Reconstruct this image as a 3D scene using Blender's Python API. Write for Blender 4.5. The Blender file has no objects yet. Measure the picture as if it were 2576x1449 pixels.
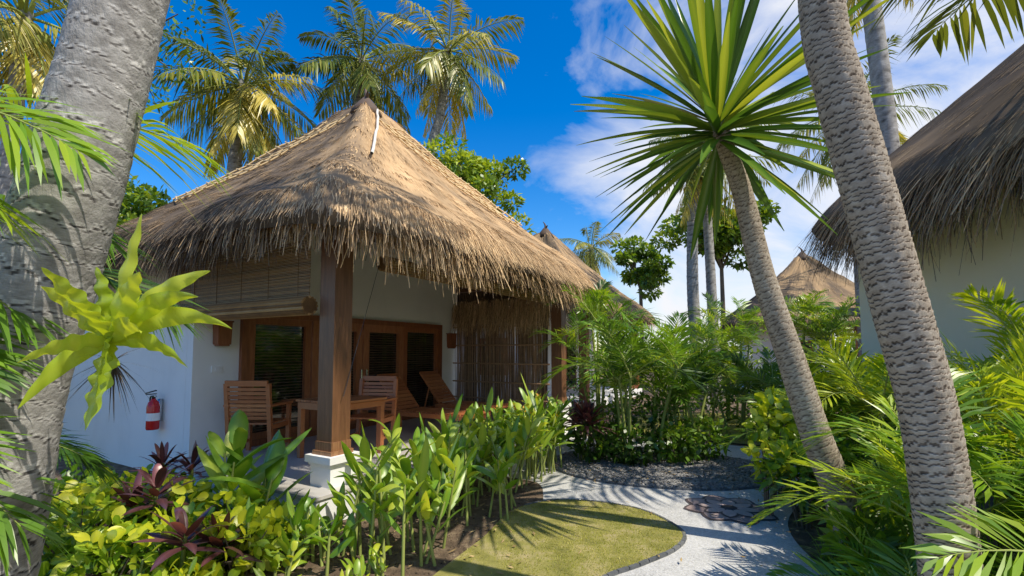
import bpy, math, numpy as np
from mathutils import Vector
R=np.random.default_rng(7)
PI=math.pi
Z=np.array([0,0,1.0])
sc=bpy.context.scene
def nrm(a):
    a=np.asarray(a,float); return a/np.maximum(np.linalg.norm(a,axis=-1,keepdims=True),1e-9)
# ------------------------------------------------------------ geometry
class Geo:
    def __init__(s): s.v=[];s.f=[];s.t=[];s.m=[];s.n=0
    def add(s,v,f,t=0.5,m=0):
        v=np.asarray(v,float).reshape(-1,3); f=np.asarray(f,int).reshape(-1,4)
        s.v.append(v); s.f.append(f+s.n); s.n+=len(v)
        s.t.append(np.broadcast_to(np.asarray(t,float),(len(v),)).copy()); s.m.append(np.full(len(f),m,int))
def make(name,G,mats,loc=(0,0,0),rz=0,parent=None,smooth=True):
    me=bpy.data.meshes.new(name); v=np.concatenate(G.v); f=np.concatenate(G.f); t=np.concatenate(G.t); m=np.concatenate(G.m)
    me.vertices.add(len(v)); me.vertices.foreach_set('co',v.astype(np.float32).ravel())
    me.loops.add(len(f)*4); me.loops.foreach_set('vertex_index',f.astype(np.int32).ravel())
    me.polygons.add(len(f)); me.polygons.foreach_set('loop_start',(np.arange(len(f))*4).astype(np.int32))
    me.polygons.foreach_set('loop_total',np.full(len(f),4,np.int32))
    for mt in mats: me.materials.append(mt)
    me.polygons.foreach_set('material_index',m.astype(np.int32))
    me.polygons.foreach_set('use_smooth',np.full(len(f),smooth,bool))
    me.update(calc_edges=True)
    at=me.attributes.new('tint','FLOAT','POINT'); at.data.foreach_set('value',t.astype(np.float32))
    o=bpy.data.objects.new(name,me); sc.collection.objects.link(o)
    o.location=loc; o.rotation_euler=(0,0,rz)
    if parent: o.parent=parent
    return o
def empty(name,loc=(0,0,0),rz=0):
    o=bpy.data.objects.new(name,None); sc.collection.objects.link(o); o.location=loc; o.rotation_euler=(0,0,rz); return o
def prof(kind,t):
    if kind=='lance': return np.clip(np.sin(PI*np.clip(t,0,1)**0.75)**0.75,0,1)*0.97+0.04*(1-t)+0.01
    if kind=='oval': return np.sin(PI*(0.04+0.95*t))**0.6
    if kind=='strap': return np.minimum(1,0.45+2.2*t)*np.clip((1.02-t)/0.45,0.02,1)**0.8
    if kind=='taper': return 1.02-t
    if kind=='straw': return np.ones_like(t)*1.0-0.5*t
def strips(G,base,d,side,L,W,droop=0,nseg=3,kind='lance',fold=0,tint=.5,m=0,wave=0):
    base=np.asarray(base,float).reshape(-1,3); N=len(base)
    d=np.broadcast_to(nrm(d),(N,3)); side=np.broadcast_to(nrm(side),(N,3))
    L=np.broadcast_to(np.asarray(L,float),(N,)); W=np.broadcast_to(np.asarray(W,float),(N,)); droop=np.broadcast_to(np.asarray(droop,float),(N,))
    ts=np.linspace(0,1,nseg+1)
    P=base[:,None]+d[:,None]*(L[:,None]*ts)[...,None]
    P[...,2]-=(droop*L)[:,None]*ts**2
    w=W[:,None]*prof(kind,ts)[None]
    n=np.cross(side,d)
    if fold or wave:
        k=3; up=(n[:,None]*(fold*w)[...,None])
        wl=0;wr=0
        if wave:
            ph=R.uniform(0,6,(N,1)); wl=n[:,None]*(wave*w*np.sin(ts*30+ph))[...,None]; wr=n[:,None]*(wave*w*np.sin(ts*26+ph+2))[...,None]
        V=np.stack([P-side[:,None]*(w/2)[...,None]+up+wl,P,P+side[:,None]*(w/2)[...,None]+up+wr],2)
    else:
        k=2; V=np.stack([P-side[:,None]*(w/2)[...,None],P+side[:,None]*(w/2)[...,None]],2)
    S=nseg+1
    q=[]
    for i in range(nseg):
        for j in range(k-1):
            a=i*k+j; q.append([a,a+1,a+k+1,a+k])
    F=(np.arange(N)*S*k)[:,None,None]+np.array(q)[None]
    tt=np.repeat(np.broadcast_to(np.asarray(tint,float),(N,)),S*k)
    if k==3: tt=tt+np.tile(np.array([0,.16,0]),N*S)
    G.add(V,F,tt,m)
def cr(pts,n):
    p=np.asarray(pts,float); p=np.vstack([2*p[0]-p[1],p,2*p[-1]-p[-2]]); K=len(p)-3
    u=np.linspace(0,K-1e-6,n); i=u.astype(int); t=(u-i)[:,None]
    a,b,c,d=p[i],p[i+1],p[i+2],p[i+3]
    return .5*((2*b)+(c-a)*t+(2*a-5*b+4*c-d)*t**2+(3*b-a-3*c+d)*t**3)
def tube(G,pts,rad,na=8,tint=.5,m=0,disp=None,tfun=None,cap=False):
    p=np.asarray(pts,float); n=len(p); rad=np.broadcast_to(np.asarray(rad,float),(n,))
    T=nrm(np.gradient(p,axis=0)); ref=np.array([1,0,0.]) if abs(T[n//2][2])>.6 else Z
    A=nrm(np.cross(T,ref)); B=np.cross(T,A)
    ph=np.arange(na)/na*2*PI
    rr=np.repeat(rad[:,None],na,1)
    s=np.concatenate([[0],np.cumsum(np.linalg.norm(np.diff(p,axis=0),axis=1))])
    if disp is not None: rr=rr*(1+disp(s[:,None],ph[None]))
    V=p[:,None]+rr[...,None]*(np.cos(ph)[None,:,None]*A[:,None]+np.sin(ph)[None,:,None]*B[:,None])
    t=tint if tfun is None else tfun(s[:,None],ph[None]).ravel()
    if cap:
        V=np.concatenate([(p[0]+(V[0]-p[0])*.02)[None],V,(p[-1]+(V[-1]-p[-1])*.02)[None]]); n+=2
        if tfun is not None: t=np.concatenate([t[:na],t,t[-na:]])
    i=np.arange(n-1)[:,None]; j=np.arange(na)[None]; j2=(j+1)%na
    F=np.stack([i*na+j,i*na+j2,(i+1)*na+j2,(i+1)*na+j],-1)
    G.add(V,F,t,m)
def box(G,c,size,rz=0,m=0,tint=.5,rx=0,taper=1):
    x,y,z=[h/2 for h in size]
    v=np.array([[-x,-y,-z],[x,-y,-z],[x,y,-z],[-x,y,-z],[-x*taper,-y*taper,z],[x*taper,-y*taper,z],[x*taper,y*taper,z],[-x*taper,y*taper,z]])
    if rx:
        c_,s_=math.cos(rx),math.sin(rx); v=v@np.array([[1,0,0],[0,c_,s_],[0,-s_,c_]])
    if rz:
        c_,s_=math.cos(rz),math.sin(rz); v=v@np.array([[c_,s_,0],[-s_,c_,0],[0,0,1]])
    G.add(v+np.array(c),[[0,3,2,1],[4,5,6,7],[0,1,5,4],[1,2,6,5],[2,3,7,6],[3,0,4,7]],tint,m)
def rod(G,a,b,r,na=8,m=0,tint=.5):
    a=np.array(a,float);b=np.array(b,float); tube(G,[a,(a+b)/2,b],r,na,tint,m,cap=True)
def sn(x,y,seed,n=4,f=1.0):
    r=np.random.default_rng(seed); o=0
    for i in range(n):
        a=r.uniform(-1,1,2)*f*(1+i); o=o+np.sin(a[0]*x+a[1]*y+r.uniform(0,6))/n
    return o
# ------------------------------------------------------------ materials
def newmat(name):
    m=bpy.data.materials.new(name); m.use_nodes=True; nt=m.node_tree; nt.nodes.clear()
    o=nt.nodes.new('ShaderNodeOutputMaterial'); return m,nt,o
def N(nt,typ,**kw):
    n=nt.nodes.new(typ)
    for k,v in kw.items(): setattr(n,k,v)
    return n
def ramp(nt,fac,stops):
    r=nt.nodes.new('ShaderNodeValToRGB'); e=r.color_ramp.elements
    while len(e)<len(stops): e.new(.5)
    for el,(p,c) in zip(e,stops): el.position=p; el.color=(*c,1)
    nt.links.new(fac,r.inputs[0]); return r.outputs[0]
def noise(nt,scale=5,detail=4,stretch=None,rough=.6,coord='Object'):
    tc=N(nt,'ShaderNodeTexCoord'); n=N(nt,'ShaderNodeTexNoise'); n.inputs['Scale'].default_value=scale; n.inputs['Detail'].default_value=detail; n.inputs['Roughness'].default_value=rough
    if stretch:
        mp=N(nt,'ShaderNodeMapping'); mp.inputs['Scale'].default_value=stretch; nt.links.new(tc.outputs[coord],mp.inputs[0]); nt.links.new(mp.outputs[0],n.inputs['Vector'])
    else: nt.links.new(tc.outputs[coord],n.inputs['Vector'])
    return n.outputs['Fac']
def mathn(nt,op,a,b):
    m=N(nt,'ShaderNodeMath',operation=op)
    for i,x in enumerate((a,b)):
        if hasattr(x,'is_linked') : nt.links.new(x,m.inputs[i])
        else: m.inputs[i].default_value=x
    return m.outputs[0]
def tintmix(nt,amount,scale,stretch=None,detail=4):
    a=N(nt,'ShaderNodeAttribute',attribute_name='tint')
    n=noise(nt,scale,detail,stretch)
    return mathn(nt,'ADD',a.outputs['Fac'],mathn(nt,'MULTIPLY',mathn(nt,'SUBTRACT',n,.5),amount))
def pbr(name,stops,scale=5,amount=.5,stretch=None,rough=.7,bump=0,bscale=None,bstretch=None,spec=.5,coat=0,detail=4,metal=0,bdist=.01):
    m,nt,o=newmat(name)
    col=ramp(nt,tintmix(nt,amount,scale,stretch,detail),stops)
    b=N(nt,'ShaderNodeBsdfPrincipled'); nt.links.new(col,b.inputs['Base Color']); b.inputs['Roughness'].default_value=rough
    b.inputs['Specular IOR Level'].default_value=spec; b.inputs['Coat Weight'].default_value=coat; b.inputs['Metallic'].default_value=metal
    if bump:
        bn=N(nt,'ShaderNodeBump'); bn.inputs['Strength'].default_value=bump; bn.inputs['Distance'].default_value=bdist
        nt.links.new(noise(nt,bscale or scale*3,4,bstretch or stretch,.7),bn.inputs['Height']); nt.links.new(bn.outputs[0],b.inputs['Normal'])
    nt.links.new(b.outputs[0],o.inputs[0])
    return m
def fastmat(name,stops,trans=0,gloss=0,rough=.35):
    m,nt,o=newmat(name); a=N(nt,'ShaderNodeAttribute',attribute_name='tint'); col=ramp(nt,a.outputs['Fac'],stops)
    b=N(nt,'ShaderNodeBsdfDiffuse'); nt.links.new(col,b.inputs[0]); cur=b.outputs[0]
    if trans:
        t=N(nt,'ShaderNodeBsdfTranslucent'); t2=ramp(nt,a.outputs['Fac'],[(p,(min(1,c[0]*1.9),min(1,c[1]*1.6),c[2]*.7)) for p,c in stops]); nt.links.new(t2,t.inputs[0])
        mx=N(nt,'ShaderNodeMixShader'); mx.inputs[0].default_value=trans; nt.links.new(cur,mx.inputs[1]); nt.links.new(t.outputs[0],mx.inputs[2]); cur=mx.outputs[0]
    if gloss:
        g=N(nt,'ShaderNodeBsdfGlossy'); g.inputs['Roughness'].default_value=rough; g.inputs[0].default_value=(1,.98,.92,1)
        lw=N(nt,'ShaderNodeLayerWeight'); lw.inputs[0].default_value=.25
        mx=N(nt,'ShaderNodeMixShader'); nt.links.new(mathn(nt,'ADD',mathn(nt,'MULTIPLY',lw.outputs['Fresnel'],gloss*1.2),gloss*.5),mx.inputs[0]); nt.links.new(cur,mx.inputs[1]); nt.links.new(g.outputs[0],mx.inputs[2]); cur=mx.outputs[0]
    nt.links.new(cur,o.inputs[0]); return m
def leafmat(name,dark,mid,light,rough=.38,trans=.38,gl=.08): return fastmat(name,[(0,dark),(.5,mid),(1,light)],trans,gl,rough)
M_coco=leafmat('coconut_leaf',(.03,.055,.012),(.15,.20,.025),(.60,.47,.08),trans=.3)
M_areca=leafmat('areca_leaf',(.03,.08,.008),(.16,.32,.016),(.54,.62,.03))
M_dark=leafmat('dark_green_leaf',(.014,.045,.006),(.08,.18,.012),(.26,.40,.025))  # deeper green leaf tone for some palms, shrubs, border grass and the hedge
M_hel=leafmat('heliconia_leaf',(.03,.085,.010),(.17,.34,.022),(.54,.62,.07))
M_yel=leafmat('croton_leaf',(.04,.10,.008),(.26,.40,.018),(.74,.70,.035))
M_fern=leafmat('nest_fern_leaf',(.16,.26,.015),(.42,.54,.03),(.68,.72,.08),gl=.05)
M_drac=leafmat('dracaena_leaf',(.022,.06,.012),(.085,.19,.02),(.40,.48,.06),rough=.3,trans=.3)
M_red=leafmat('cordyline_leaf',(.03,.014,.016),(.10,.03,.036),(.36,.12,.13),gl=.10)
M_tree=leafmat('broad_leaf',(.025,.07,.008),(.13,.25,.018),(.40,.50,.035))
M_flower=leafmat('flower_petal',(.6,.12,.01),(.8,.3,.02),(.85,.5,.05))
M_grass=leafmat('grass_blade',(.10,.13,.014),(.32,.34,.035),(.68,.56,.17),gl=.02)
M_stem=fastmat('green_stem',[(0,(.06,.10,.02)),(1,(.38,.42,.12))])
M_thatch=fastmat('alang_thatch',[(0,(.035,.027,.022)),(.3,(.18,.138,.102)),(.6,(.56,.375,.205)),(1,(.92,.68,.40))])
M_dry=fastmat('dry_leaf',[(0,(.10,.05,.02)),(1,(.52,.38,.18))])
M_branch=pbr('bark',[(0,(.06,.045,.03)),(1,(.28,.22,.16))],6,.5,bump=.6)
M_trunk=pbr('palm_bark',[(0,(.05,.045,.04)),(.4,(.24,.225,.205)),(.75,(.42,.40,.37)),(1,(.66,.63,.58))],14,.8,(1,1,2.),rough=.9,bump=.9,bscale=50,bstretch=(1,1,.6),detail=6,bdist=.008,spec=.2)
M_trunkB=pbr('ringed_bark',[(0,(.06,.042,.03)),(.4,(.24,.19,.14)),(.75,(.44,.37,.29)),(1,(.66,.59,.50))],20,.6,(1,1,1.6),rough=.9,bump=.8,bscale=60,bstretch=(1,1,.5),detail=6,bdist=.006,spec=.2)
M_bamboo=pbr('bamboo',[(0,(.12,.06,.022)),(.5,(.36,.20,.075)),(1,(.70,.50,.25))],6,.5,rough=.5)
M_rope=pbr('pale_pole',[(0,(.5,.46,.38)),(1,(.78,.74,.66))],6,.5,rough=.8)
M_wall=pbr('white_render',[(0,(.60,.585,.55)),(.5,(.84,.825,.79)),(1,(.88,.87,.84))],1.6,.7,(1,1,.6),rough=.9,bump=.15,bscale=30,bstretch=(1,1,1),detail=6)
M_cream=pbr('cream_render',[(0,(.84,.79,.56)),(1,(.94,.90,.70))],1.5,.7,rough=.9,bump=.15,bscale=30)
M_wood=pbr('teak',[(0,(.12,.035,.015)),(.5,(.32,.105,.04)),(1,(.52,.22,.09))],9,.8,(3,3,.5),rough=.4,bump=.15,bscale=40)
M_post=pbr('coconut_wood',[(0,(.05,.022,.012)),(.5,(.20,.09,.04)),(1,(.46,.24,.11))],10,.8,(4,4,.3),rough=.45,bump=.3,bscale=50,bstretch=(3,3,.2))
M_furn=pbr('oiled_teak',[(0,(.28,.075,.025)),(1,(.60,.24,.09))],12,.6,(1,3,3),rough=.4)
M_tile=pbr('terrace_tile',[(0,(.42,.38,.34)),(1,(.70,.66,.60))],3,.5,rough=.35)
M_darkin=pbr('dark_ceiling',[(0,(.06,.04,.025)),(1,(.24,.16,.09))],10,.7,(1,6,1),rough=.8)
M_twig=pbr('twig_screen',[(0,(.06,.035,.02)),(1,(.50,.30,.16))],14,.6,rough=.8)
M_redp=pbr('red_paint',[(0,(.5,.015,.012)),(1,(.6,.02,.02))],3,.2,rough=.25)
M_black=pbr('black_rubber',[(0,(.01,.01,.01)),(1,(.03,.03,.03))],3,.2,rough=.4)
M_steel=pbr('steel',[(0,(.5,.5,.5)),(1,(.75,.75,.75))],3,.2,rough=.25,metal=1)
M_clay=pbr('dark_clay',[(0,(.05,.035,.025)),(1,(.20,.13,.09))],8,.5,rough=.8)
M_stone=pbr('dark_pebble',[(0,(.06,.06,.065)),(1,(.38,.36,.33))],4,.3,rough=.8)
M_curb=pbr('edging_stone',[(0,(.06,.065,.07)),(1,(.20,.20,.20))],12,.8,rough=.9,bump=.8,bscale=60)
M_soil=pbr('soil',[(0,(.04,.026,.016)),(.5,(.15,.10,.06)),(1,(.38,.285,.18))],7,1.6,rough=.95,bump=1,bscale=30,detail=8,bdist=.03)
M_lawn=pbr('lawn',[(0,(.12,.12,.02)),(.5,(.30,.27,.065)),(1,(.52,.41,.22))],4,2.0,rough=.95,bump=.8,bscale=60,detail=8,bdist=.015)
def glassmat():
    m,nt,o=newmat('window_glass_blind')
    tc=N(nt,'ShaderNodeTexCoord'); w=N(nt,'ShaderNodeTexWave',bands_direction='Z'); w.inputs['Scale'].default_value=7; w.inputs['Distortion'].default_value=.3
    nt.links.new(tc.outputs['Object'],w.inputs[0]); c=ramp(nt,w.outputs['Fac'],[(0,(.006,.005,.004)),(.55,(.018,.014,.011)),(1,(.085,.058,.04))])
    b=N(nt,'ShaderNodeBsdfPrincipled'); nt.links.new(c,b.inputs['Base Color']); b.inputs['Roughness'].default_value=.04; b.inputs['Specular IOR Level'].default_value=.8
    nt.links.new(b.outputs[0],o.inputs[0]); return m
M_glass=glassmat()
def pathmat():
    m,nt,o=newmat('pebble_wash')
    tc=N(nt,'ShaderNodeTexCoord'); v=N(nt,'ShaderNodeTexVoronoi'); v.inputs['Scale'].default_value=95; nt.links.new(tc.outputs['Object'],v.inputs['Vector'])
    sep=N(nt,'ShaderNodeSeparateColor'); nt.links.new(v.outputs['Color'],sep.inputs[0])
    f=mathn(nt,'ADD',mathn(nt,'MULTIPLY',sep.outputs[0],.45),mathn(nt,'MULTIPLY',noise(nt,1.7,5),.75))
    c=ramp(nt,f,[(.15,(.28,.265,.245)),(.5,(.49,.475,.44)),(.9,(.66,.64,.60))])
    b=N(nt,'ShaderNodeBsdfPrincipled'); nt.links.new(c,b.inputs['Base Color']); b.inputs['Roughness'].default_value=.85
    bn=N(nt,'ShaderNodeBump',invert=True); bn.inputs['Strength'].default_value=.35; bn.inputs['Distance'].default_value=.005; nt.links.new(v.outputs['Distance'],bn.inputs['Height']); nt.links.new(bn.outputs[0],b.inputs['Normal'])
    nt.links.new(b.outputs[0],o.inputs[0]); return m
M_path=pathmat()
M_mos=pbr('mosaic_stone',[(0,(.26,.18,.16)),(1,(.52,.40,.35))],40,.9,rough=.8,bump=.5,bscale=80)
M_mosd=pbr('mosaic_outline',[(0,(.05,.04,.04)),(1,(.12,.09,.085))],40,.9,rough=.8)
# ------------------------------------------------------------ plants
def frond(G,base,az,el,L,droop,n=40,ll=.5,lw=.03,a0=65,a1=25,ldroop=.3,tint=.5,m=0,rm=1,vee=.25,roll=0,rr=.012,nseg=2,start=.12,kind='lance',rt=.7,curve=0):
    base=np.array(base,float); d=np.array([math.cos(el)*math.cos(az),math.cos(el)*math.sin(az),math.sin(el)])
    lat=np.array([-math.sin(az),math.cos(az),0])
    P=lambda t:base+d*L*t[:,None]-Z*droop*L*(t**2)[:,None]+lat*curve*L*(t**2)[:,None]
    t=np.linspace(start,1,n); p=P(t); tan=nrm(d-Z*2*droop*t[:,None]+lat*2*curve*t[:,None])
    s0=np.cross(tan,Z); bad=np.linalg.norm(s0,axis=1)<.15; s0[bad]=-lat; s0=nrm(s0)
    up=np.cross(s0,tan); c_,s_=math.cos(roll),math.sin(roll); sd=s0*c_+up*s_; up=np.cross(sd,tan)
    for sg in (-1,1):
        a=np.radians(a0+(a1-a0)*t)+R.normal(0,.07,n)
        ld=nrm(tan*np.cos(a)[:,None]+sg*sd*np.sin(a)[:,None]+up*(vee+R.normal(0,.1,n))[:,None])
        lt=ll*np.sin(PI*(.14+.8*t))**.7*R.uniform(.85,1.1,n)
        ws=nrm(np.cross(ld,up)+R.normal(0,.25,(n,3)))
        strips(G,p+tan*R.normal(0,.005,(n,1)),ld,ws,lt,lw*R.uniform(.8,1.1,n),ldroop*R.uniform(.5,1.5,n),nseg,kind,0,tint+R.normal(0,.10,n),m)
    tt=np.linspace(0,1,9); tube(G,P(tt),rr*(1.15-tt),5,rt,rm)
def ringtube(G,pts,rad,spacing,amp,nl,na,seed,m=0,jag=.25,dark=.5,base=.5,frac=.12,pale=0):
    def wob(s,ph): return jag*spacing*(1.2*sn(s*3,ph*2,seed,4,1.0)+.35*np.sin(ph*13+s*20)+.25*np.sin(ph*29+s*11))
    rg=np.random.default_rng(seed+1)
    def q(s,ph):
        s2=s+.25*spacing*np.sin(s/spacing*1.7)
        return ((s2+wob(s2,ph)+.35*spacing*np.sin(ph+s))/spacing)%1.0
    def disp(s,ph): return amp*(q(s,ph)-.5)+.012*sn(s*9,ph*2,seed+3)
    def tf(s,ph):
        x=q(s,ph); return base-dark*(x<frac)+pale*((x>=frac)&(x<frac*2.6))+.16*x+.14*sn(s*6,ph*3,seed+5,4,1.5)+rg.normal(0,.05,x.shape)
    p=cr(pts,nl); rr=np.interp(np.linspace(0,1,nl),np.linspace(0,1,len(rad)),rad)
    tube(G,p,rr,na,0,m,disp,tf)
def crown(G,c,nf,L,m=0,rm=1,lw=.045,ll=.7,n=44,tilt=(0,0),tb=.45,low=-50,rr=.03,seed=0,brown=3):
    c=np.array(c,float)
    for i in range(nf):
        f=(i+.5)/nf; el=math.radians(82-(82-low)*f**.9)+R.normal(0,.1); az=i*2.399+R.normal(0,.2)
        b=c+np.array([math.cos(az),math.sin(az),0])*.12-Z*.25*f
        frond(G,b,az,el,L*R.uniform(.85,1.1)*(.75+.35*math.sin(PI*min(1,f+.25))),R.uniform(.35,.6)*(1-.35*f),n,ll*R.uniform(.85,1.1),lw,72,30,.5+.3*f,tb+.22*f+R.normal(0,.16),m,rm,vee=.05-.35*f,roll=R.normal(0,.35),rr=rr,nseg=2)
    for i in range(brown):
        az=R.uniform(0,6.28); frond(G,c-Z*.4,az,math.radians(-55),L*.8,.25,n,ll*.6,lw*.8,60,25,.9,.98,m,rm,vee=-.5,rr=rr)
def coco_palm(name,pts,rad,L,nf,seed,spacing=.16,nuts=True,lw=.05,n=40,ll=.75,low=-55,tb=.45,brown=3):
    G=Geo(); ringtube(G,pts,rad,spacing,.05,220,14,seed,m=1,jag=.1,dark=.3)
    c=np.array(pts[-1],float); crown(G,c,nf,L,0,2,lw,ll,n,low=low,seed=seed,tb=tb,brown=brown)
    for i in range(16):
        az=R.uniform(0,6.28); strips(G,c-Z*R.uniform(0,.5),[[math.cos(az)*.5,math.sin(az)*.5,R.uniform(-.8,.8)]],[[-math.sin(az),math.cos(az),0]],R.uniform(.5,.9),.16,.2,3,'taper',.2,.9,2)
    if nuts:
        for i in range(9):
            a=R.uniform(0,6.28); p=c+np.array([math.cos(a)*.3,math.sin(a)*.3,-.4-R.uniform(0,.3)]); tt=np.linspace(-1,1,7)
            tube(G,p+np.outer(tt*.14,Z),.11*np.sqrt(np.clip(1-tt**2,.01,1)),8,.6,2)
    return make(name,G,[M_coco,M_trunk,M_stem])
def leaves_in(G,c,r,n,size,m=0,tb=.45,asp=.5,kind='oval',shell=.5,outward=.6,droop=.2,fold=0):
    c=np.array(c,float); r=np.array(r,float)
    u=nrm(R.normal(0,1,(n,3))); rad=R.uniform(shell,1,n)**.6
    p=c+u*r*rad[:,None]
    d=nrm(u*outward+R.normal(0,.6,(n,3))+Z*.25); s=nrm(np.cross(d,R.normal(0,1,(n,3))+Z*1.2))
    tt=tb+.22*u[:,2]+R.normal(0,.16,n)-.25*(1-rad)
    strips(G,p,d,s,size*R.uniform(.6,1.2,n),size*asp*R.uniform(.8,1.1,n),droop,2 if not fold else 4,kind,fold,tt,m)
def broad_tree(name,base,h,cr_,ncl,nl,size,seed,mat=M_tree,trunk=.15,tb=.5):
    G=Geo(); base=np.array(base,float); top=base+Z*h
    tube(G,cr([base,base+Z*h*.4+R.normal(0,.1,3),top-Z*cr_[2]*.3],14),np.linspace(trunk,trunk*.5,14),8,.4,1)
    for i in range(ncl):
        u=nrm(R.normal(0,1,3)); c=top+u*np.array(cr_)*R.uniform(.35,1.0); cl=R.uniform(.18,.36)*max(cr_)
        tube(G,cr([top-Z*cr_[2]*R.uniform(.3,.9),(top+c)/2+R.normal(0,.15,3),c],7),np.linspace(trunk*.35,.012,7),5,.3,1)
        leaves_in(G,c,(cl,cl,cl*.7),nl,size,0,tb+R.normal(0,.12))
    return make(name,G,[mat,M_branch])
def areca(name,loc,h,nst,L,seed,mat=M_areca,tb=.5,ll=.38,lw=.028,n=26,spread=.3,nf=6,elr=(35,80),rr=.009,azc=None,azs=3.14):
    G=Geo()
    for i in range(nst):
        a=R.uniform(0,6.28); r0=spread*math.sqrt(R.uniform(0,1)); b=np.array([math.cos(a)*r0,math.sin(a)*r0,0]); hh=h*R.uniform(.45,1)
        tp=b*1.8+Z*hh; tp[:2]+=R.normal(0,.08,2)
        tube(G,cr([b,b*1.3+Z*hh*.5,tp],12),np.linspace(.028,.018,12),7,.6,1)
        for k in range(nf):
            az=(R.uniform(0,6.28) if azc is None else azc+R.uniform(-azs,azs))
            frond(G,tp-Z*.05,az,math.radians(R.uniform(*elr)),L*R.uniform(.7,1.15),R.uniform(.3,.75),n,ll*R.uniform(.8,1.1),lw,60,22,.25,tb+R.normal(0,.17),0,1,vee=.3,roll=R.normal(0,.3),rr=rr,rt=.9)
    return make(name,G,[mat,M_stem],loc)
def heliconia(name,cs,hr,seed,mat=M_hel,tb=.5,LL=.42,LW=.085,flowers=0,nl=7):
    G=Geo()
    for (x,y) in cs:
        h=R.uniform(*hr); az=R.uniform(0,PI); lean=R.normal(0,.14,2)
        b=np.array([x,y,0]); tp=b+np.array([lean[0]*h,lean[1]*h,h]); ts_=R.normal(0,.08)
        tube(G,np.array([b,(b+tp)/2,tp]),[.014,.012,.008],6,.75,1)
        for k in range(nl):
            f=.42+.58*(k+.5)/nl; p=b+(tp-b)*f; a=az+(k%2)*PI+R.normal(0,.4); el=math.radians(R.uniform(22,58)+22*f)
            d=np.array([math.cos(el)*math.cos(a),math.cos(el)*math.sin(a),math.sin(el)])
            l=LL*R.uniform(.7,1.25)
            strips(G,[p],[d],[[-math.sin(a),math.cos(a),R.normal(0,.4)]],l,LW*R.uniform(.7,1.15),R.uniform(.1,.65),6,'lance',.18,tb+ts_+R.normal(0,.17),0)
        if flowers and R.uniform()<flowers:
            q=tp+Z*R.uniform(.0,.12); tube(G,np.array([tp,(tp+q)/2,q+Z*.01]),.006,5,.7,1)
            for k in range(5):
                a=R.uniform(0,6.28); strips(G,[q+Z*.015*k],[[math.cos(a),math.sin(a),.9]],[[-math.sin(a),math.cos(a),0]],R.uniform(.05,.09),.024,.1,2,'lance',.3,R.uniform(.4,1),2)
    return make(name,G,[mat,M_stem,M_flower])
def rosette(name,loc,h,n,L,W,mat,tb=.5,seed=0,elr=(10,80),droop=(.2,.6),heads=1,hs=.15):
    G=Geo()
    for j in range(heads):
        o=np.array([R.normal(0,hs),R.normal(0,hs),0]) if heads>1 else np.zeros(3); hh=h*R.uniform(.5,1) if heads>1 else h
        tube(G,np.array([o*.3,o*.8+Z*hh*.5,o+Z*hh]),.013,6,.4,1)
        for i in range(n):
            a=i*2.4+R.normal(0,.2); f=i/n; el=math.radians(elr[0]+(elr[1]-elr[0])*f)+R.normal(0,.12)
            strips(G,[o+Z*hh*(.75+.25*f)],[[math.cos(el)*math.cos(a),math.cos(el)*math.sin(a),math.sin(el)]],[[-math.sin(a),math.cos(a),R.normal(0,.25)]],L*R.uniform(.75,1.1),W*R.uniform(.8,1.1),R.uniform(*droop),6,'lance',.15,tb+R.normal(0,.18),0)
    return make(name,G,[mat,M_stem],loc)
def shrub(name,cl,size,n,mat,tb=.5,asp=.6,fold=.12):
    G=Geo()
    for (x,y,z,r) in cl:
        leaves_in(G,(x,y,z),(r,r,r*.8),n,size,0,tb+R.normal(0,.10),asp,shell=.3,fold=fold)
        for k in range(7):
            u=nrm(R.normal(0,1,3)); tube(G,np.array([[x+u[0]*.05,y+u[1]*.05,0],[x+u[0]*r*.3,y+u[1]*r*.3,z*.5],[x+u[0]*r*.8,y+u[1]*r*.8,z+u[2]*r*.6]]),[.01,.008,.004],5,.3,1)
    return make(name,G,[mat,M_branch])
# ------------------------------------------------------------ ground
def poly(name,pts,z,mat,smooth=True,n=160,parent=None):
    p=np.array(pts,float)
    if smooth:
        q=np.vstack([p[-1:],p,p[:2]]); c=cr(q,n*(1)); K=len(q)-1
        u=np.linspace(0,K,n); c=c[(u>=1)&(u<K-1)]
        p=c
    me=bpy.data.meshes.new(name); me.from_pydata([(x,y,0) for x,y in p],[],[list(range(len(p)))]); me.materials.append(mat)
    import bmesh
    bm=bmesh.new(); bm.from_mesh(me); bmesh.ops.triangulate(bm,faces=bm.faces[:]); bmesh.ops.recalc_face_normals(bm,faces=bm.faces[:])
    for f in bm.faces:
        if f.normal.z<0: f.normal_flip()
    bm.to_mesh(me); bm.free()
    a=me.attributes.new('tint','FLOAT','POINT'); a.data.foreach_set('value',np.full(len(me.vertices),.5,np.float32))
    o=bpy.data.objects.new(name,me); sc.collection.objects.link(o); o.location=(0,0,z); return p
def grid(name,x0,x1,y0,y1,nx,ny,mat,z=0,hf=None):
    X,Y=np.meshgrid(np.linspace(x0,x1,nx),np.linspace(y0,y1,ny)); H=hf(X,Y) if hf else X*0
    G=Geo(); i=np.arange(ny-1)[:,None]; j=np.arange(nx-1)[None]
    G.add(np.stack([X,Y,H+z],-1),np.stack([i*nx+j,i*nx+j+1,(i+1)*nx+j+1,(i+1)*nx+j],-1)); return make(name,G,[mat])
grid('ground',-400,400,-400,400,9,9,M_soil)
path_pts=[(.2,-1),(2.2,-1),(2.3,2),(2.35,3.6),(2.6,4.6),(3.3,5.5),(4.2,6.6),(4.6,7.4),(4.2,8.3),(3,8.9),(1.6,9.3),(.9,9.9),(.6,9.2),(.1,7.4),(-.2,6.4),(0,5.4),(.1,3)]
poly('path',path_pts,.010,M_path)
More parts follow.
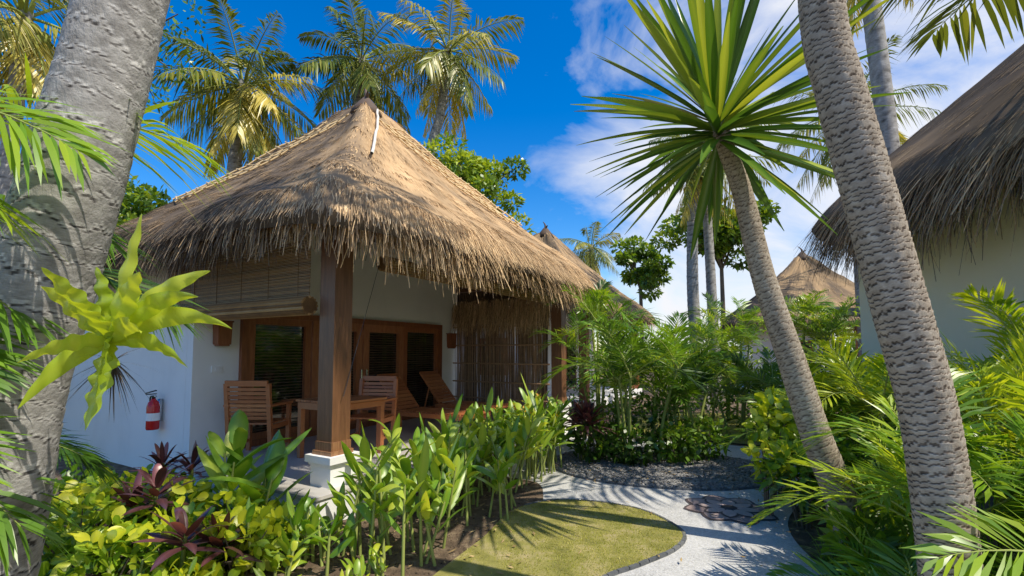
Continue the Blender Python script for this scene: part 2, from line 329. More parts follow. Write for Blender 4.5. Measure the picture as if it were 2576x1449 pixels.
lawn_pts=[(-.9,2.6),(-.5,1.4),(.1,1.7),(.35,2.9),(.62,3.5),(.98,3.77),(1.37,4.08),(1.55,4.45),(1.36,5.0),(.95,5.28),(.45,5.35),(0,5.0),(-.25,4.3),(-.6,3.5)]
lp=poly('lawn',lawn_pts,.030,M_lawn)
isl_pts=[(.75,6.5),(1.31,6.02),(2.0,5.8),(2.6,5.78),(3.35,6.05),(3.78,6.6),(3.5,7.3),(2.8,7.9),(1.8,8.3),(.9,7.8),(.6,7.1)]
ip=poly('gravel_bed',isl_pts,.028,M_soil)
poly('bed_soil',[(-2.5,1),(-.3,1),(.05,3),(.15,4.6),(.35,5.45),(.2,6.2),(-1,6.2),(-3,3)],.018,M_soil)
poly('back_lawn',[(3.2,9.2),(4.8,8.3),(6.5,8.2),(7,11),(5,13),(3,12),(2.4,10)],.020,M_lawn)
def edging(name,p,xmin=-99):
    p=np.asarray(p); q=np.c_[np.vstack([p,p[:1]]),np.zeros(len(p)+1)+.012]
    G=Geo(); seg=np.linalg.norm(np.diff(q,axis=0),axis=1); s=np.r_[0,np.cumsum(seg)]; n=int(s[-1]/.11)
    u=np.linspace(0,s[-1],n); x=np.interp(u,s,q[:,0]); y=np.interp(u,s,q[:,1])
    for i in range(n-1):
        if x[i]<xmin: continue
        a=math.atan2(y[i+1]-y[i],x[i+1]-x[i]); box(G,((x[i]+x[i+1])/2,(y[i]+y[i+1])/2,.008),(.112,.032,.05+R.uniform(0,.006)),a,0,R.uniform(.2,.8),taper=.9)
    make(name,G,[M_curb],smooth=False)
edging('lawn_edging',lp,.2); edging('bed_edging',ip)
def inside(P,poly_):
    x,y=P[:,0],P[:,1]; c=np.zeros(len(P),bool); n=len(poly_)
    for i in range(n):
        x1,y1=poly_[i]; x2,y2=poly_[i-1]
        m=((y1>y)!=(y2>y)); xx=(x2-x1)*(y-y1)/((y2-y1) if y2!=y1 else 1e-9)+x1; c^=m&(x<xx)
    return c
Pg=np.c_[R.uniform(-1.6,1.6,70000),R.uniform(1.6,5.4,70000)]; Pg=Pg[inside(Pg,lp)]
den=1.1*sn(Pg[:,0]*4,Pg[:,1]*4,5)+.9*np.clip((Pg[:,0]-.1),-1,1)+R.normal(0,.35,len(Pg)); Pg=Pg[den>-.15]
n=len(Pg); az=R.uniform(0,6.28,n); G=Geo()
strips(G,np.c_[Pg,np.full(n,.028)],np.c_[np.cos(az)*.6,np.sin(az)*.6,np.ones(n)],np.c_[-np.sin(az),np.cos(az),az*0],R.uniform(.012,.035,n),.005,.4,2,'taper',0,.5+.25*sn(Pg[:,0]*5,Pg[:,1]*5,9)+R.normal(0,.2,n),0)
make('grass',G,[M_grass])
Pg=np.c_[R.uniform(2.4,7,16000),R.uniform(8.2,13,16000)]
Pg=Pg[inside(Pg,[(3.2,9.2),(4.8,8.3),(6.5,8.2),(7,11),(5,13),(3,12),(2.4,10)])]; n=len(Pg); az=R.uniform(0,6.28,n); G=Geo()
strips(G,np.c_[Pg,np.full(n,.02)],np.c_[np.cos(az)*.6,np.sin(az)*.6,np.ones(n)],np.c_[-np.sin(az),np.cos(az),az*0],R.uniform(.03,.06,n),.008,.4,2,'taper',0,.5+R.normal(0,.15,n),0)
make('grass',G,[M_grass])
def pebbles(name,P,s0,s1,z,mats,tl=(.2,.9)):
    n=len(P); cube=np.array([[-1,-1,-1],[1,-1,-1],[1,1,-1],[-1,1,-1],[-1,-1,1],[1,-1,1],[1,1,1],[-1,1,1]])*.577
    a=R.uniform(0,6.28,n); s=R.uniform(s0,s1,(n,1))*np.c_[R.uniform(.7,1.3,n),R.uniform(.6,1,n),R.uniform(.4,.7,n)]
    v=cube[None]*s[:,None]; c_,s_=np.cos(a)[:,None],np.sin(a)[:,None]
    x=v[...,0]*c_-v[...,1]*s_; y=v[...,0]*s_+v[...,1]*c_
    V=np.stack([x+P[:,0:1],y+P[:,1:2],v[...,2]+z],-1); f=np.array([[0,3,2,1],[4,5,6,7],[0,1,5,4],[1,2,6,5],[2,3,7,6],[3,0,4,7]])
    G=Geo(); G.add(V,(np.arange(n)*8)[:,None,None]+f[None],np.repeat(R.uniform(*tl,n),8)); make(name,G,mats)
Pp=np.c_[R.uniform(.6,3.8,16000),R.uniform(5.7,8.3,16000)]; Pp=Pp[inside(Pp,ip)]; pebbles('gravel',Pp,.012,.032,.035,[M_stone])
Pp=np.c_[R.uniform(-5,.3,6000),R.uniform(1.5,6,6000)]; pebbles('soil_crumbs',Pp,.004,.014,.02,[M_soil],(.1,.9))
G=Geo(); n=1300; P=np.c_[R.uniform(-4,3.6,n),R.uniform(2,8,n),np.full(n,.05)]; az=R.uniform(0,6.28,n)
keep=(P[:,0]<.1)|(P[:,0]>2.4)|((P[:,1]>6)&(P[:,1]<8))|(R.uniform(0,1,n)<.10); P=P[keep]; az=az[keep]; n=len(P)
strips(G,P,np.c_[np.cos(az),np.sin(az),R.normal(0,.15,n)],np.c_[-np.sin(az),np.cos(az),R.normal(0,.3,n)],R.uniform(.03,.09,n),.02,.1,2,'lance',.2,R.uniform(.2,1,n),0)
make('fallen_leaves',G,[M_dry])
G=Geo(); cx,cy=2.27,5.1
def petal(rad,wid,a,z,m,tint):
    t=np.linspace(0,1,13); w=wid*np.sin(PI*t)**.75; c=np.c_[.06+t*rad,t*0]; L_=np.c_[c[:,0],w];Rr=np.c_[c[:,0],-w]
    V=np.stack([L_,Rr],1).reshape(-1,2); ca,sa=math.cos(a),math.sin(a); V=np.c_[cx+V[:,0]*ca-V[:,1]*sa,cy+V[:,0]*sa+V[:,1]*ca,np.full(len(V),z)]
    i=np.arange(12); G.add(V,np.stack([i*2+1,i*2+3,i*2+2,i*2],-1),tint,m)
for k in range(8):
    petal(.42,.17,k*PI/4,.0145+.0003*k,1,.5)
for k in range(8):
    petal(.39,.140,k*PI/4,.018+.0003*k,0,.25+.3*(k%2))
for k in range(8):
    petal(.27,.09,k*PI/4+PI/8,.0215+.0003*k,1,.5); petal(.245,.066,k*PI/4+PI/8,.0245+.0003*k,0,.8)
tube(G,np.array([[cx,cy,.0],[cx,cy,.014],[cx,cy,.028]]),.08,20,.3,1,cap=True)
make('flower_mosaic',G,[M_mos,M_mosd])
# ------------------------------------------------------------ thatched roofs
class Roof:
    def __init__(s,a,b,z0,z1,n=6,hip=.16): s.a,s.b,s.z0,s.z1,s.n,s.hip=a,b,z0,z1,n,hip
    def S(s,ph,t):
        ph=np.asarray(ph,float);t=np.asarray(t,float)
        c,q=np.cos(ph),np.sin(ph); nn=s.n
        r=1/((np.abs(c)/s.a)**nn+(np.abs(q)/s.b)**nn)**(1/nn)
        k=np.maximum(1-t,.015); z=s.z0+(s.z1-s.z0)*t-.22*np.sin(PI*t)-.16*np.clip(1-t/.07,0,1)**2
        x_,y_=np.abs(c)/s.a,np.abs(q)/s.b; dist=(1-np.minimum(x_,y_)/np.maximum(x_,y_))*k*s.a
        z=z+s.hip*np.exp(-(dist/(.16+.30*(1-t)))**2)*np.clip(t/.15,0,1)*np.clip((1-t)/.1,0,1)
        lump=.035*sn(ph*9,t*14,3)+.02*sn(ph*31,t*40,8)
        return np.stack([r*c*k,r*q*k,z+lump],-1)
    def frame(s,ph,t):
        p=s.S(ph,t); dn=nrm(s.S(ph,t-.02)-s.S(ph,t+.02)); sd=nrm(s.S(ph+.01,t)-s.S(ph-.01,t)); nn=nrm(np.cross(dn,sd)); nn=np.where(nn[...,2:3]<0,-nn,nn); return p,dn,sd,nn
def thatch_roof(name,rf,parent,loc,ns,nfr,gold=lambda nx,ny:0*nx,poles=True,wid=.009,flen=(.14,.40),base_t=.3):
    G=Geo(); NA=280; ts=np.r_[np.linspace(0,.1,8),np.linspace(.14,1,26)]
    ph=np.arange(NA)/NA*2*PI; PH,T=np.meshgrid(ph,ts); V=rf.S(PH,T)
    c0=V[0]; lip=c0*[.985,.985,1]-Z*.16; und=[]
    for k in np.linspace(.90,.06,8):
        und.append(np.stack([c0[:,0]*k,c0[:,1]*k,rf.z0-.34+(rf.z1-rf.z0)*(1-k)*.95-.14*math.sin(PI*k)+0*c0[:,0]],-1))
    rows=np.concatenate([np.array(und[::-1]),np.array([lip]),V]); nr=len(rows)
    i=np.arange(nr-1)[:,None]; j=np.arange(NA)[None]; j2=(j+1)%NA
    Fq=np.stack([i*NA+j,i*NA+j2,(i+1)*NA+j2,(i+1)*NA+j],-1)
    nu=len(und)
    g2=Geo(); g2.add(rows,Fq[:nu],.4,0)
    phs=np.linspace(0,2*PI,4000); e=rf.S(phs,0*phs); cl=np.r_[0,np.cumsum(np.linalg.norm(np.diff(e,axis=0),axis=1))]
    def sph(n): return np.interp(R.uniform(0,cl[-1],n),cl,phs)
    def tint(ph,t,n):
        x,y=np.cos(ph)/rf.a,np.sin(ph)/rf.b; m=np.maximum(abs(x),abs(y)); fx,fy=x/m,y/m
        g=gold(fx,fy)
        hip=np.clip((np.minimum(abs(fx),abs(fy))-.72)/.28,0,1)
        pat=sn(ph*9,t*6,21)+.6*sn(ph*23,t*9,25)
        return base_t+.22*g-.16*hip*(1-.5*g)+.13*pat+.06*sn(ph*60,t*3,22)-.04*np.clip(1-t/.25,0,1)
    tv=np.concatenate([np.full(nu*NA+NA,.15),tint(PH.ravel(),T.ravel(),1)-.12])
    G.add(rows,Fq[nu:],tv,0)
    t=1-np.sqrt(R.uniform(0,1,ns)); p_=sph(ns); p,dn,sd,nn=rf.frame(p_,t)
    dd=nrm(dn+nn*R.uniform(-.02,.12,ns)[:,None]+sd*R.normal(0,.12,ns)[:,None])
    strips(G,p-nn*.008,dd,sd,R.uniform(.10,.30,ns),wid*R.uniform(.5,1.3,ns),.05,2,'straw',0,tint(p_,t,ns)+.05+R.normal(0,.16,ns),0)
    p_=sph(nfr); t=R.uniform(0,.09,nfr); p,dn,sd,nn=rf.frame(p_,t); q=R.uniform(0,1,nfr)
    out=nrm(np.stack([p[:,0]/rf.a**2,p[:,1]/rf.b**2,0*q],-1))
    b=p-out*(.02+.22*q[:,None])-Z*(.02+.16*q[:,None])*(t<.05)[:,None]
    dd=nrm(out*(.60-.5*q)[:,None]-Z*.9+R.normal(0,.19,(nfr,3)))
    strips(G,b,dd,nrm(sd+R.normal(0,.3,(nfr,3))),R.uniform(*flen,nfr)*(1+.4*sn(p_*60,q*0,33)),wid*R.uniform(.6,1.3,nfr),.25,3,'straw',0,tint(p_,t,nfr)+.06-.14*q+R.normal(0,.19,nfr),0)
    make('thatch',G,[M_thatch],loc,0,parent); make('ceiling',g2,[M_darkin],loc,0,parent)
    G=Geo(); top=rf.S(0.,1.)*[0,0,1]
    tube(G,np.array([top-Z*.30,top-Z*.12,top+Z*.02,top+Z*.10]),[.34,.24,.13,.06],12,.4,0,cap=True)
    tube(G,cr([top+Z*.05,top+Z*.16,top+[.03,.05,.26],top+[.09,.14,.36]],12),np.linspace(.055,.012,12),7,.4,0)
    tube(G,cr([top+Z*.05,top+[-.05,-.08,.12],top+[-.1,-.14,.14]],8),np.linspace(.045,.012,8),7,.4,0)
    for k in range(260):
        a=R.uniform(0,6.28); strips(G,[top-Z*R.uniform(-.05,.25)],[[math.cos(a),math.sin(a),-.9]],[[-math.sin(a),math.cos(a),0]],R.uniform(.2,.42),.014,.3,2,'straw',0,R.uniform(.1,1),0)
    make('roof_finial',G,[M_clay],loc,0,parent)
    if poles:
        G=Geo(); ca=math.atan2(rf.b,rf.a)
        def pole(phi0,dphi,t0,t1,r,m=0,t=.7,lift=.035):
            tt=np.linspace(t0,t1,14); ph_=phi0+dphi/np.maximum(1-tt,.06); p,dn,sd,nn=rf.frame(ph_,tt); tube(G,p+nn*lift,r,6,t,m)
        pole(ca+PI,.05,.93,.36,.022,1,lift=.06)
        for h in (-ca-.0,PI-ca):
            s_=-1 if h<0 else 1
            for dph in (.04,.09,.14,.19): pole(h,s_*dph,.84,.34,.014,t=1.1,lift=.05)
            for tt in np.linspace(.35,.83,16):
                dp=s_*np.linspace(.03,.20,5)/(1-tt); p,dn,sd,nn=rf.frame(h+dp,np.full(5,tt)); tube(G,p+nn*.06,.012,5,1.1,0)
        make('ridge_lattice',G,[M_bamboo,M_rope],loc,0,parent)
TH=math.atan2(.863,.505); NP=(-1.83,4.95,0)
house=empty('thatched_bungalow',NP,TH)
rf=Roof(3.55,3.45,3.12,6.3,8)
RC=(2.75,2.65,0)
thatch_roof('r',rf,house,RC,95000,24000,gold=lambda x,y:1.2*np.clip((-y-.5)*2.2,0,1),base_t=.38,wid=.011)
def H(name,G,mats,smooth=False): return make(name,G,mats,(0,0,0),0,house,smooth)
G=Geo()
def wallx(G,s0,s1,r,z0,z1,th=.15,m=0): box(G,((s0+s1)/2,r+th/2,(z0+z1)/2),(s1-s0,th,z1-z0),0,m)
wallx(G,-.1,.5,2.6,0,3.3); wallx(G,4.92,5.55,2.6,0,3.3); wallx(G,.5,4.92,2.6,2.24,3.3)
box(G,(-.025,5.4,1.6),(.15,5.29,3.2))
box(G,(5.475,5.0,1.6),(.148,4.5,3.2)); box(G,(2.7,8.0,1.45),(5.3,.15,2.898))
box(G,(2.7,2.67,3.5),(3.7,.146,.4))
H('walls',G,[M_wall])
G=Geo(); box(G,(2.75,1.16,.14),(6.3,2.86,.28),0,0,.5); box(G,(2.75,1.16,.30),(6.36,2.9,.03),0,1)
box(G,(3.2,-.55,.07),(2.2,.5,.14),0,0)
H('terrace',G,[M_wall,M_tile])
G=Geo(); G2=Geo()
for (s,r) in ((0,0),(5.5,0)):
    box(G,(s,r,1.95),(.225,.225,2.7),0,0,.4); box(G,(s,r,.70),(.245,.245,.10),0,0,.6); box(G,(s,r,.64),(.28,.28,.04),0,0,.7)
    box(G2,(s,r,.585),(.38,.38,.07)); box(G2,(s,r,.535),(.33,.33,.03)); box(G2,(s,r,.34),(.30,.30,.36)); box(G2,(s,r,.13),(.38,.38,.07)); box(G2,(s,r,.05),(.52,.52,.1))
box(G,(2.75,0,3.10),(5.2,.14,.18),0,0,.3); box(G,(0,1.4,3.105),(.14,2.5,.18),0,0,.3); box(G,(5.5,1.4,3.105),(.14,2.5,.18),0,0,.3)
for s in np.linspace(0,5.5,12):
    r1=min(1.8,max(0,s-.3),max(0,5.2-s)); rod(G,(s,-.6,2.80),(s,r1,2.80+.82*(r1+.6)),.032,6,0,.5)
for r in np.linspace(.5,2.4,5):
    s1=min(1.8,r-.3); rod(G,(-.6,r,2.80),(s1,r,2.80+.82*(s1+.6)),.032,6,0,.5)
H('posts_and_beams',G,[M_post]); H('post_plinths',G2,[M_wall])
G=Geo(); y=2.6
def fr(s0,s1,z0,z1,w=.07,d=.09,yy=y,t=.5):
    box(G,((s0+s1)/2,yy-.01,z1-w/2),(s1-s0,d,w),0,0,t); box(G,((s0+s1)/2,yy-.01,z0+w/2),(s1-s0,d,w),0,0,t)
    box(G,(s0+w/2,yy-.01,(z0+z1)/2),(w,d-.004,z1-z0-2*w),0,0,t); box(G,(s1-w/2,yy-.01,(z0+z1)/2),(w,d-.004,z1-z0-2*w),0,0,t)
fr(.5,4.92,.315,2.24,.09,.16,2.62,.35)
fr(.60,1.62,.40,2.15,.10,.08,2.6,.5); fr(1.64,2.67,.40,2.15,.14,.09,2.59,.6); fr(2.69,3.72,.40,2.15,.14,.09,2.59,.65); fr(3.74,4.82,.40,2.15,.10,.08,2.6,.5)
for s0,s1 in ((.7,1.52),(1.78,2.53),(2.83,3.58),(3.84,4.72)): box(G,((s0+s1)/2,2.615,1.275),(s1-s0+.02,.02,1.57),0,1)
for s in (2.62,2.74):
    rod(G,(s,2.49,1.08),(s,2.49,1.34),.013,8,2); rod(G,(s,2.49,1.1),(s,2.55,1.1),.01,6,2); rod(G,(s,2.49,1.32),(s,2.55,1.32),.01,6,2)
H('sliding_doors',G,[M_wood,M_glass,M_steel])
G=Geo()
for s in (.22,5.24):
    box(G,(s,2.52,1.9),(.17,.13,.30),0,0,.4,taper=1.1); box(G,(s,2.52,2.06),(.21,.16,.02),0,0,.3); box(G,(s,2.52,1.74),(.14,.11,.02),0,0,.3)
box(G,(.2,2.592,1.42),(.13,.016,.09),0,1,.6); box(G,(.2,2.582,1.42),(.05,.01,.05),0,1,.9)
H('wall_lamps_and_switch',G,[M_wood,M_wall])
G=Geo()
for z in np.arange(2.14,3.0,.016): rod(G,(-.16+R.normal(0,.002),.22,z),(-.16+R.normal(0,.002),3.2,z),.0065,5,0,R.uniform(-.1,.5))
for r in np.linspace(.4,3.0,6): rod(G,(-.17,r,2.10),(-.17,r,3.0),.004,4,0,.1)
def roll(a,b,r):
    for k in range(16):
        q=k/16*2*PI; o=np.array([math.cos(q)*r if a[1]!=b[1] else 0,0 if a[1]!=b[1] else math.cos(q)*r,math.sin(q)*r]); rod(G,np.array(a)+o,np.array(b)+o,r*.22,6,0,R.uniform(.1,.7))
    rod(G,a,b,r*.95,14,0,.1)
roll((-.17,.2,2.13),(-.17,3.22,2.13),.085); roll((.55,-.08,2.66),(5.2,-.08,2.66),.075)
H('bamboo_blinds',G,[M_bamboo])
G=Geo(); n=480
for k in range(n):
    r=.22+2.3*k/n; x=5.42+R.normal(0,.014); rod(G,(x,r+R.normal(0,.01),.32),(x+R.normal(0,.015),r+R.normal(0,.02),2.6+R.normal(0,.05)),R.uniform(.004,.0075),4,0,R.uniform(0,1))
for z in (.65,1.0,1.4,1.8,2.2): rod(G,(5.38,.15,z),(5.38,2.58,z),.018,6,0,.7)
nf=3000; strips(G,np.c_[R.uniform(5.3,5.45,nf),R.uniform(.15,2.55,nf),R.uniform(2.4,2.8,nf)],np.c_[R.normal(0,.15,nf)-.1,R.normal(0,.12,nf),-np.ones(nf)],np.c_[R.normal(0,.4,nf),np.ones(nf),0*np.ones(nf)],R.uniform(.15,.5,nf),.009,0,2,'straw',0,R.uniform(.3,1,nf),1)
H('twig_screen',G,[M_twig,M_thatch])
rodG=Geo(); rod(rodG,(.6,-.02,2.75),(-.02,-.16,1.2),.004,4,0,.5); H('blind_cord',rodG,[M_black])
G=Geo()
tube(G,np.array([[0,0,0],[0,0,.02],[0,0,.30],[0,0,.36],[0,0,.39],[0,0,.41]]),[.068,.075,.075,.06,.03,.024],20,.5,0,cap=True)
tube(G,np.array([[0,0,.41],[0,0,.43],[0,0,.45]]),.022,10,.5,1,cap=True); box(G,(0,-.03,.47),(.03,.12,.012),0,1); box(G,(0,-.035,.50),(.03,.13,.012),0,1,rx=.25)
rod(G,(.03,0,.44),(.05,0,.44),.016,8,2)
tube(G,cr([[-.02,0,.44],[-.09,0,.42],[-.105,0,.28],[-.09,0,.1]],14),.011,8,.5,1); tube(G,np.array([[-.09,0,.12],[-.088,0,.06],[-.086,0,.0]]),[.012,.018,.024],8,.5,1,cap=True)
tube(G,np.array([[0,0,.12],[0,0,.16],[0,0,.22]]),.0765,20,.8,3); box(G,(0,.075,.25),(.06,.05,.3),0,2)
c=math.cos(TH);s_=math.sin(TH)
def W(s,r,z): return (NP[0]+s*c-r*s_,NP[1]+s*s_+r*c,z)
make('fire_extinguisher',G,[M_redp,M_black,M_steel,M_wall],W(-.22,3.30,.62),TH-PI/2)
# ------------------------------------------------------------ furniture
def chair(name,loc,rz):
    G=Geo()
    for x in (-.27,.27):
        box(G,(x,-.24,.32),(.05,.05,.64)); box(G,(x,.24,.47),(.05,.05,.94),rx=-.12); box(G,(x,0,.655),(.07,.58,.028)); box(G,(x,0,.38),(.03,.46,.06)); box(G,(x,0,.14),(.03,.46,.04))
    for k in range(8): box(G,(0,-.23+k*.062,.425),(.50,.052,.02),0,0,R.uniform(.2,.8))
    for k in range(8): box(G,(0,.22+.07*(k/8)+.02,.50+k*.052),(.49,.018,.040),0,0,R.uniform(.2,.8),rx=-.12)
    box(G,(0,.315,.94),(.54,.032,.07),rx=-.12)
    return make(name,G,[M_furn],loc,rz,smooth=False)
def table(name,loc,rz):
    G=Geo()
    for k in range(8): box(G,(0,-.35+k*.1,.72),(.8,.092,.025),0,0,R.uniform(.2,.8))
    box(G,(.38,0,.66),(.03,.72,.08)); box(G,(-.38,0,.66),(.03,.72,.08)); box(G,(0,.35,.66),(.72,.03,.078)); box(G,(0,-.35,.66),(.72,.03,.078))
    for x in (-.36,.36):
        for y_ in (-.33,.33): box(G,(x,y_,.31),(.06,.06,.62))
    return make(name,G,[M_furn],loc,rz,smooth=False)
def lounger(name,loc,rz):
    G=Geo()
    for x in (-.3,.3):
        box(G,(x,-.35,.30),(.04,1.5,.07))
        for y_ in (-1.0,.3): box(G,(x,y_,.15),(.05,.05,.3))
        rod(G,(x*.85,.35,.34),(x*.85,.85,.92),.02,6)
        rod(G,(x*.85,.62,.62),(x*.85,.78,.02),.015,6)
    for k in range(15): box(G,(0,-1.05+k*.095,.345),(.58,.07,.018),0,0,R.uniform(.2,.8))
    for k in range(10): f=k/9.; box(G,(0,.37+.46*f,.385+.53*f),(.54,.018,.062),0,0,R.uniform(.2,.8),rx=-.7)
    return make(name,G,[M_furn],loc,rz,smooth=False)
fl=.315
chair('wooden_armchair',W(.45,2.0,fl),TH+PI*.5+.5); chair('wooden_armchair',W(1.55,1.15,fl),TH-PI/2+.35)
table('wooden_table',W(.95,1.0,fl),TH); lounger('sun_lounger',W(3.0,1.35,fl),TH+.05); lounger('sun_lounger',W(4.25,1.5,fl),TH+.0)
# ------------------------------------------------------------ other houses
def house2(name,loc,rz,rfp,ns,nfr,mat=M_wall,w=None,base_t=.4,wid=.016,gold=lambda x,y:.4+0*x,front=True,poles=False,flen=(.2,.4)):
    e=empty(name,loc,rz); r=Roof(*rfp); thatch_roof('r',r,e,(0,0,0),ns,nfr,gold,poles,wid,base_t=base_t,flen=flen)
    a,b=r.a-.9,r.b-.9; G=Geo(); h=r.z0
    box(G,(0,.9,h/2),(2*a,2*b-1.8,h),0,0); g=G
    box(G,(0,0,.12),(2*a+.4,2*b+.4,.24),0,0)
    make('walls',G,[mat],(0,0,0),0,e,False)
    G=Geo()
    for (x,y_) in ((-a,-b),(a,-b)): box(G,(x,y_,r.z0/2+.2),(.24,.24,r.z0+.3))
    box(G,(0,-b+1.77,1.3),(1.9,.06,2.0)); box(G,(-a-.02,.6,1.5),(.06,1.1,1.2))
    make('posts_and_frames',G,[M_wood],(0,0,0),0,e,False)
    G=Geo(); box(G,(-.46,-b+1.735,1.3),(.78,.02,1.8)); box(G,(.46,-b+1.735,1.3),(.78,.02,1.8)); box(G,(-a-.055,.6,1.5),(.02,.9,1.0)); make('glass',G,[M_glass],(0,0,0),0,e,False)
    return e
house2('thatched_bungalow',(1.25,17.6,0),TH,(3.55,3.45,3.05,6.2),22000,7000,base_t=.44,poles=False)
house2('thatched_bungalow',(12.6,20.5,0),TH+.1,(3.4,3.3,3.0,5.9),18000,6000,base_t=.46)
e=empty('thatched_villa',(9.55,3.4,0),0)
r=Roof(4.3,5.9,4.05,9.0,8,.1)
thatch_roof('r',r,e,(0,0,0),60000,28000,lambda x,y:0*x,False,.014,(.3,.85),base_t=.47)
G=Geo(); box(G,(0,0,1.95),(6.8,10.0,3.9)); make('walls',G,[M_cream],(0,0,0),0,e,False)
G=Geo(); box(G,(0,0,3.98),(7.1,10.3,.14))
for yv in np.linspace(-4.5,4.5,17): rod(G,(-4.0,yv,3.74),(-3.2,yv,4.5),.04,6)
make('eave_beams',G,[M_post],(0,0,0),0,e,False)
# ------------------------------------------------------------ near trunks
G=Geo(); ringtube(G,[(-1.98,1.7,-.05),(-1.92,1.7,.5),(-1.84,1.7,.95),(-1.77,1.7,1.5),(-1.67,1.7,1.95),(-1.58,1.7,2.34),(-1.47,1.72,2.95),(-1.25,1.7,4.2),(-.9,1.6,6.5),(-.7,1.6,9.3)],[.22,.17,.155,.148,.148,.145,.132,.125,.12,.11],.082,.025,1700,80,11,0,jag=.3,dark=.34,base=.42,frac=.10,pale=.34)
crown(G,(-.7,1.6,9.4),12,2.6,1,2,.06,.7,22,low=-30,brown=0)
make('coconut_palm',G,[M_trunk,M_coco,M_stem])
G=Geo(); ringtube(G,[(2.15,2.4,-.05),(2.14,2.4,.5),(2.11,2.4,1.0),(2.06,2.4,1.42),(1.97,2.4,1.82),(1.88,2.4,2.22),(1.79,2.4,2.62),(1.70,2.4,3.02),(1.63,2.4,3.42),(1.55,2.3,4.4),(1.5,2.2,6.5),(1.5,2.1,8.6)],[.14,.122,.12,.118,.118,.117,.114,.11,.104,.10,.10,.09],.036,.04,2400,80,23,0,jag=.42,dark=.45,base=.55,frac=.24)
crown(G,(1.5,2.1,8.7),12,2.3,1,2,.06,.6,24,low=-20,brown=0)
make('palm_tree',G,[M_trunkB,M_coco,M_stem])
G=Geo(); ringtube(G,[(2.80,4.0,-.05),(2.70,4.0,.45),(2.52,4.0,.95),(2.33,4.0,1.6),(2.12,4.0,2.3),(1.97,4.0,3.0),(1.84,4.0,3.4),(1.77,4.0,3.68)],[.14,.12,.115,.105,.092,.08,.07,.065],.04,.035,1100,48,31,0,jag=.4,dark=.35,base=.55,frac=.22)
cc=np.array([1.77,4.0,3.66]); n=130; f=(np.arange(n)+.5)/n
zz=1-1.66*f; az=np.arange(n)*2.399+R.normal(0,.15,n); rr_=np.sqrt(np.clip(1-zz**2,0,1))
d=nrm(np.c_[rr_*np.cos(az),rr_*np.sin(az),zz+.05]+R.normal(0,.05,(n,3))); sd=nrm(np.cross(d,Z)+R.normal(0,.25,(n,3)))
strips(G,cc+d*.05-Z*.2*f[:,None],d,sd,np.where(zz>.3,1.35,1.15)*R.uniform(.85,1.1,n),.08*R.uniform(.8,1.15,n),.03+.10*(1-abs(zz)),8,'strap',.20,.42+R.normal(0,.18,n)-.08*(zz<-.2)+.25*(R.uniform(0,1,n)<.08),1)
make('dracaena_tree',G,[M_trunkB,M_drac])
# bird's nest fern on left trunk
G=Geo(); fc=np.array([-1.27,1.50,1.68])
fr_=[(.12,.40,.12,.10,.055),(.34,.22,.12,.35,.07),(.42,.04,.15,.50,.08),(.28,-.08,.1,.45,.07),(.20,.20,.40,.3,.08),(.02,-.26,.25,.25,.10),(-.17,.17,.15,.15,.09),(-.05,.24,.0,.15,.08),(-.20,-.20,.2,.5,.08),(.06,.16,-.1,.1,.08),(-.12,.22,.3,.1,.09),(.12,-.16,.5,.4,.08),(.36,.13,.35,.45,.07),(.05,.12,.6,.3,.09),(-.10,-.06,.5,.4,.07),(.24,.02,.5,.5,.07)]
for (x,z_,yb,dr,w_) in fr_:
    L_=math.hypot(x,z_)*1.05+.05; v_=np.array([x,-yb*.35,z_+dr*L_]); d=nrm(v_); sd=nrm(np.cross(d,[.15,1,.25]))
    strips(G,[fc],[d],[sd],np.linalg.norm(v_),w_*.9,dr*L_/np.linalg.norm(v_),30,'lance',.15,.50+R.normal(0,.18),0,wave=.12)
for k in range(60):
    u=nrm(R.normal(0,1,3)); strips(G,[fc+[-.05,.08,-.06]],[u+[0,0,-.5]],[np.cross(u,Z)],R.uniform(.08,.2),.008,.3,3,'taper',0,.1,1)
make('birds_nest_fern',G,[M_fern,M_branch])
G=Geo()
L0=[((-2.3,1.9,2.6),.05,.25,1.0,.35,.45,0.65),((-2.15,1.35,2.15),.0,.45,.75,.55,.34,.6),((-2.15,1.4,2.4),.05,.30,.85,.45,.34,.6),((-2.15,1.35,1.42),.0,.30,.60,.5,.34,.5),((-2.15,1.5,1.3),.15,.35,.6,.7,.36,.35),((-2.15,1.45,1.65),.0,.5,.6,.6,.34,.35),((-2.4,2.2,2.0),.2,.4,.8,.6,.45,.2),((-2.3,1.9,2.2),.1,.5,.7,.6,.4,.3),((-2.2,1.5,2.0),.1,.1,.6,.5,.34,.3)]
for b,az,el,L_,dr,ll,tb in L0: frond(G,b,az,el,L_,dr,36,ll,.019,62,25,.35,tb,0,1,vee=.1,roll=R.normal(0,.5),rr=.008,nseg=4)
tube(G,cr([(-2.6,2.0,0),(-2.5,1.9,1.2),(-2.35,1.7,2.2)],14),.04,8,.5,1)
make('young_palm',G,[M_areca,M_stem])
G=Geo()
tube(G,cr([(-3.25,3.0,0),(-3.3,3.0,.6),(-3.35,3.0,1.05)],8),.05,8,.5,1)
for k in range(11): frond(G,(-3.35,3.0,1.05),k*2.4,R.uniform(.1,1.0),.75,R.uniform(.4,.8),28,.30,.024,62,25,.3,.3+R.normal(0,.12),0,1,vee=.1,rr=.008,nseg=3)
make('young_palm',G,[M_dark,M_stem])
G=Geo()
ringtube(G,[(6.2,4.0,0),(6.0,4.1,3),(5.4,4.1,5.4)],[.16,.14,.12],.1,.05,200,16,5,1)
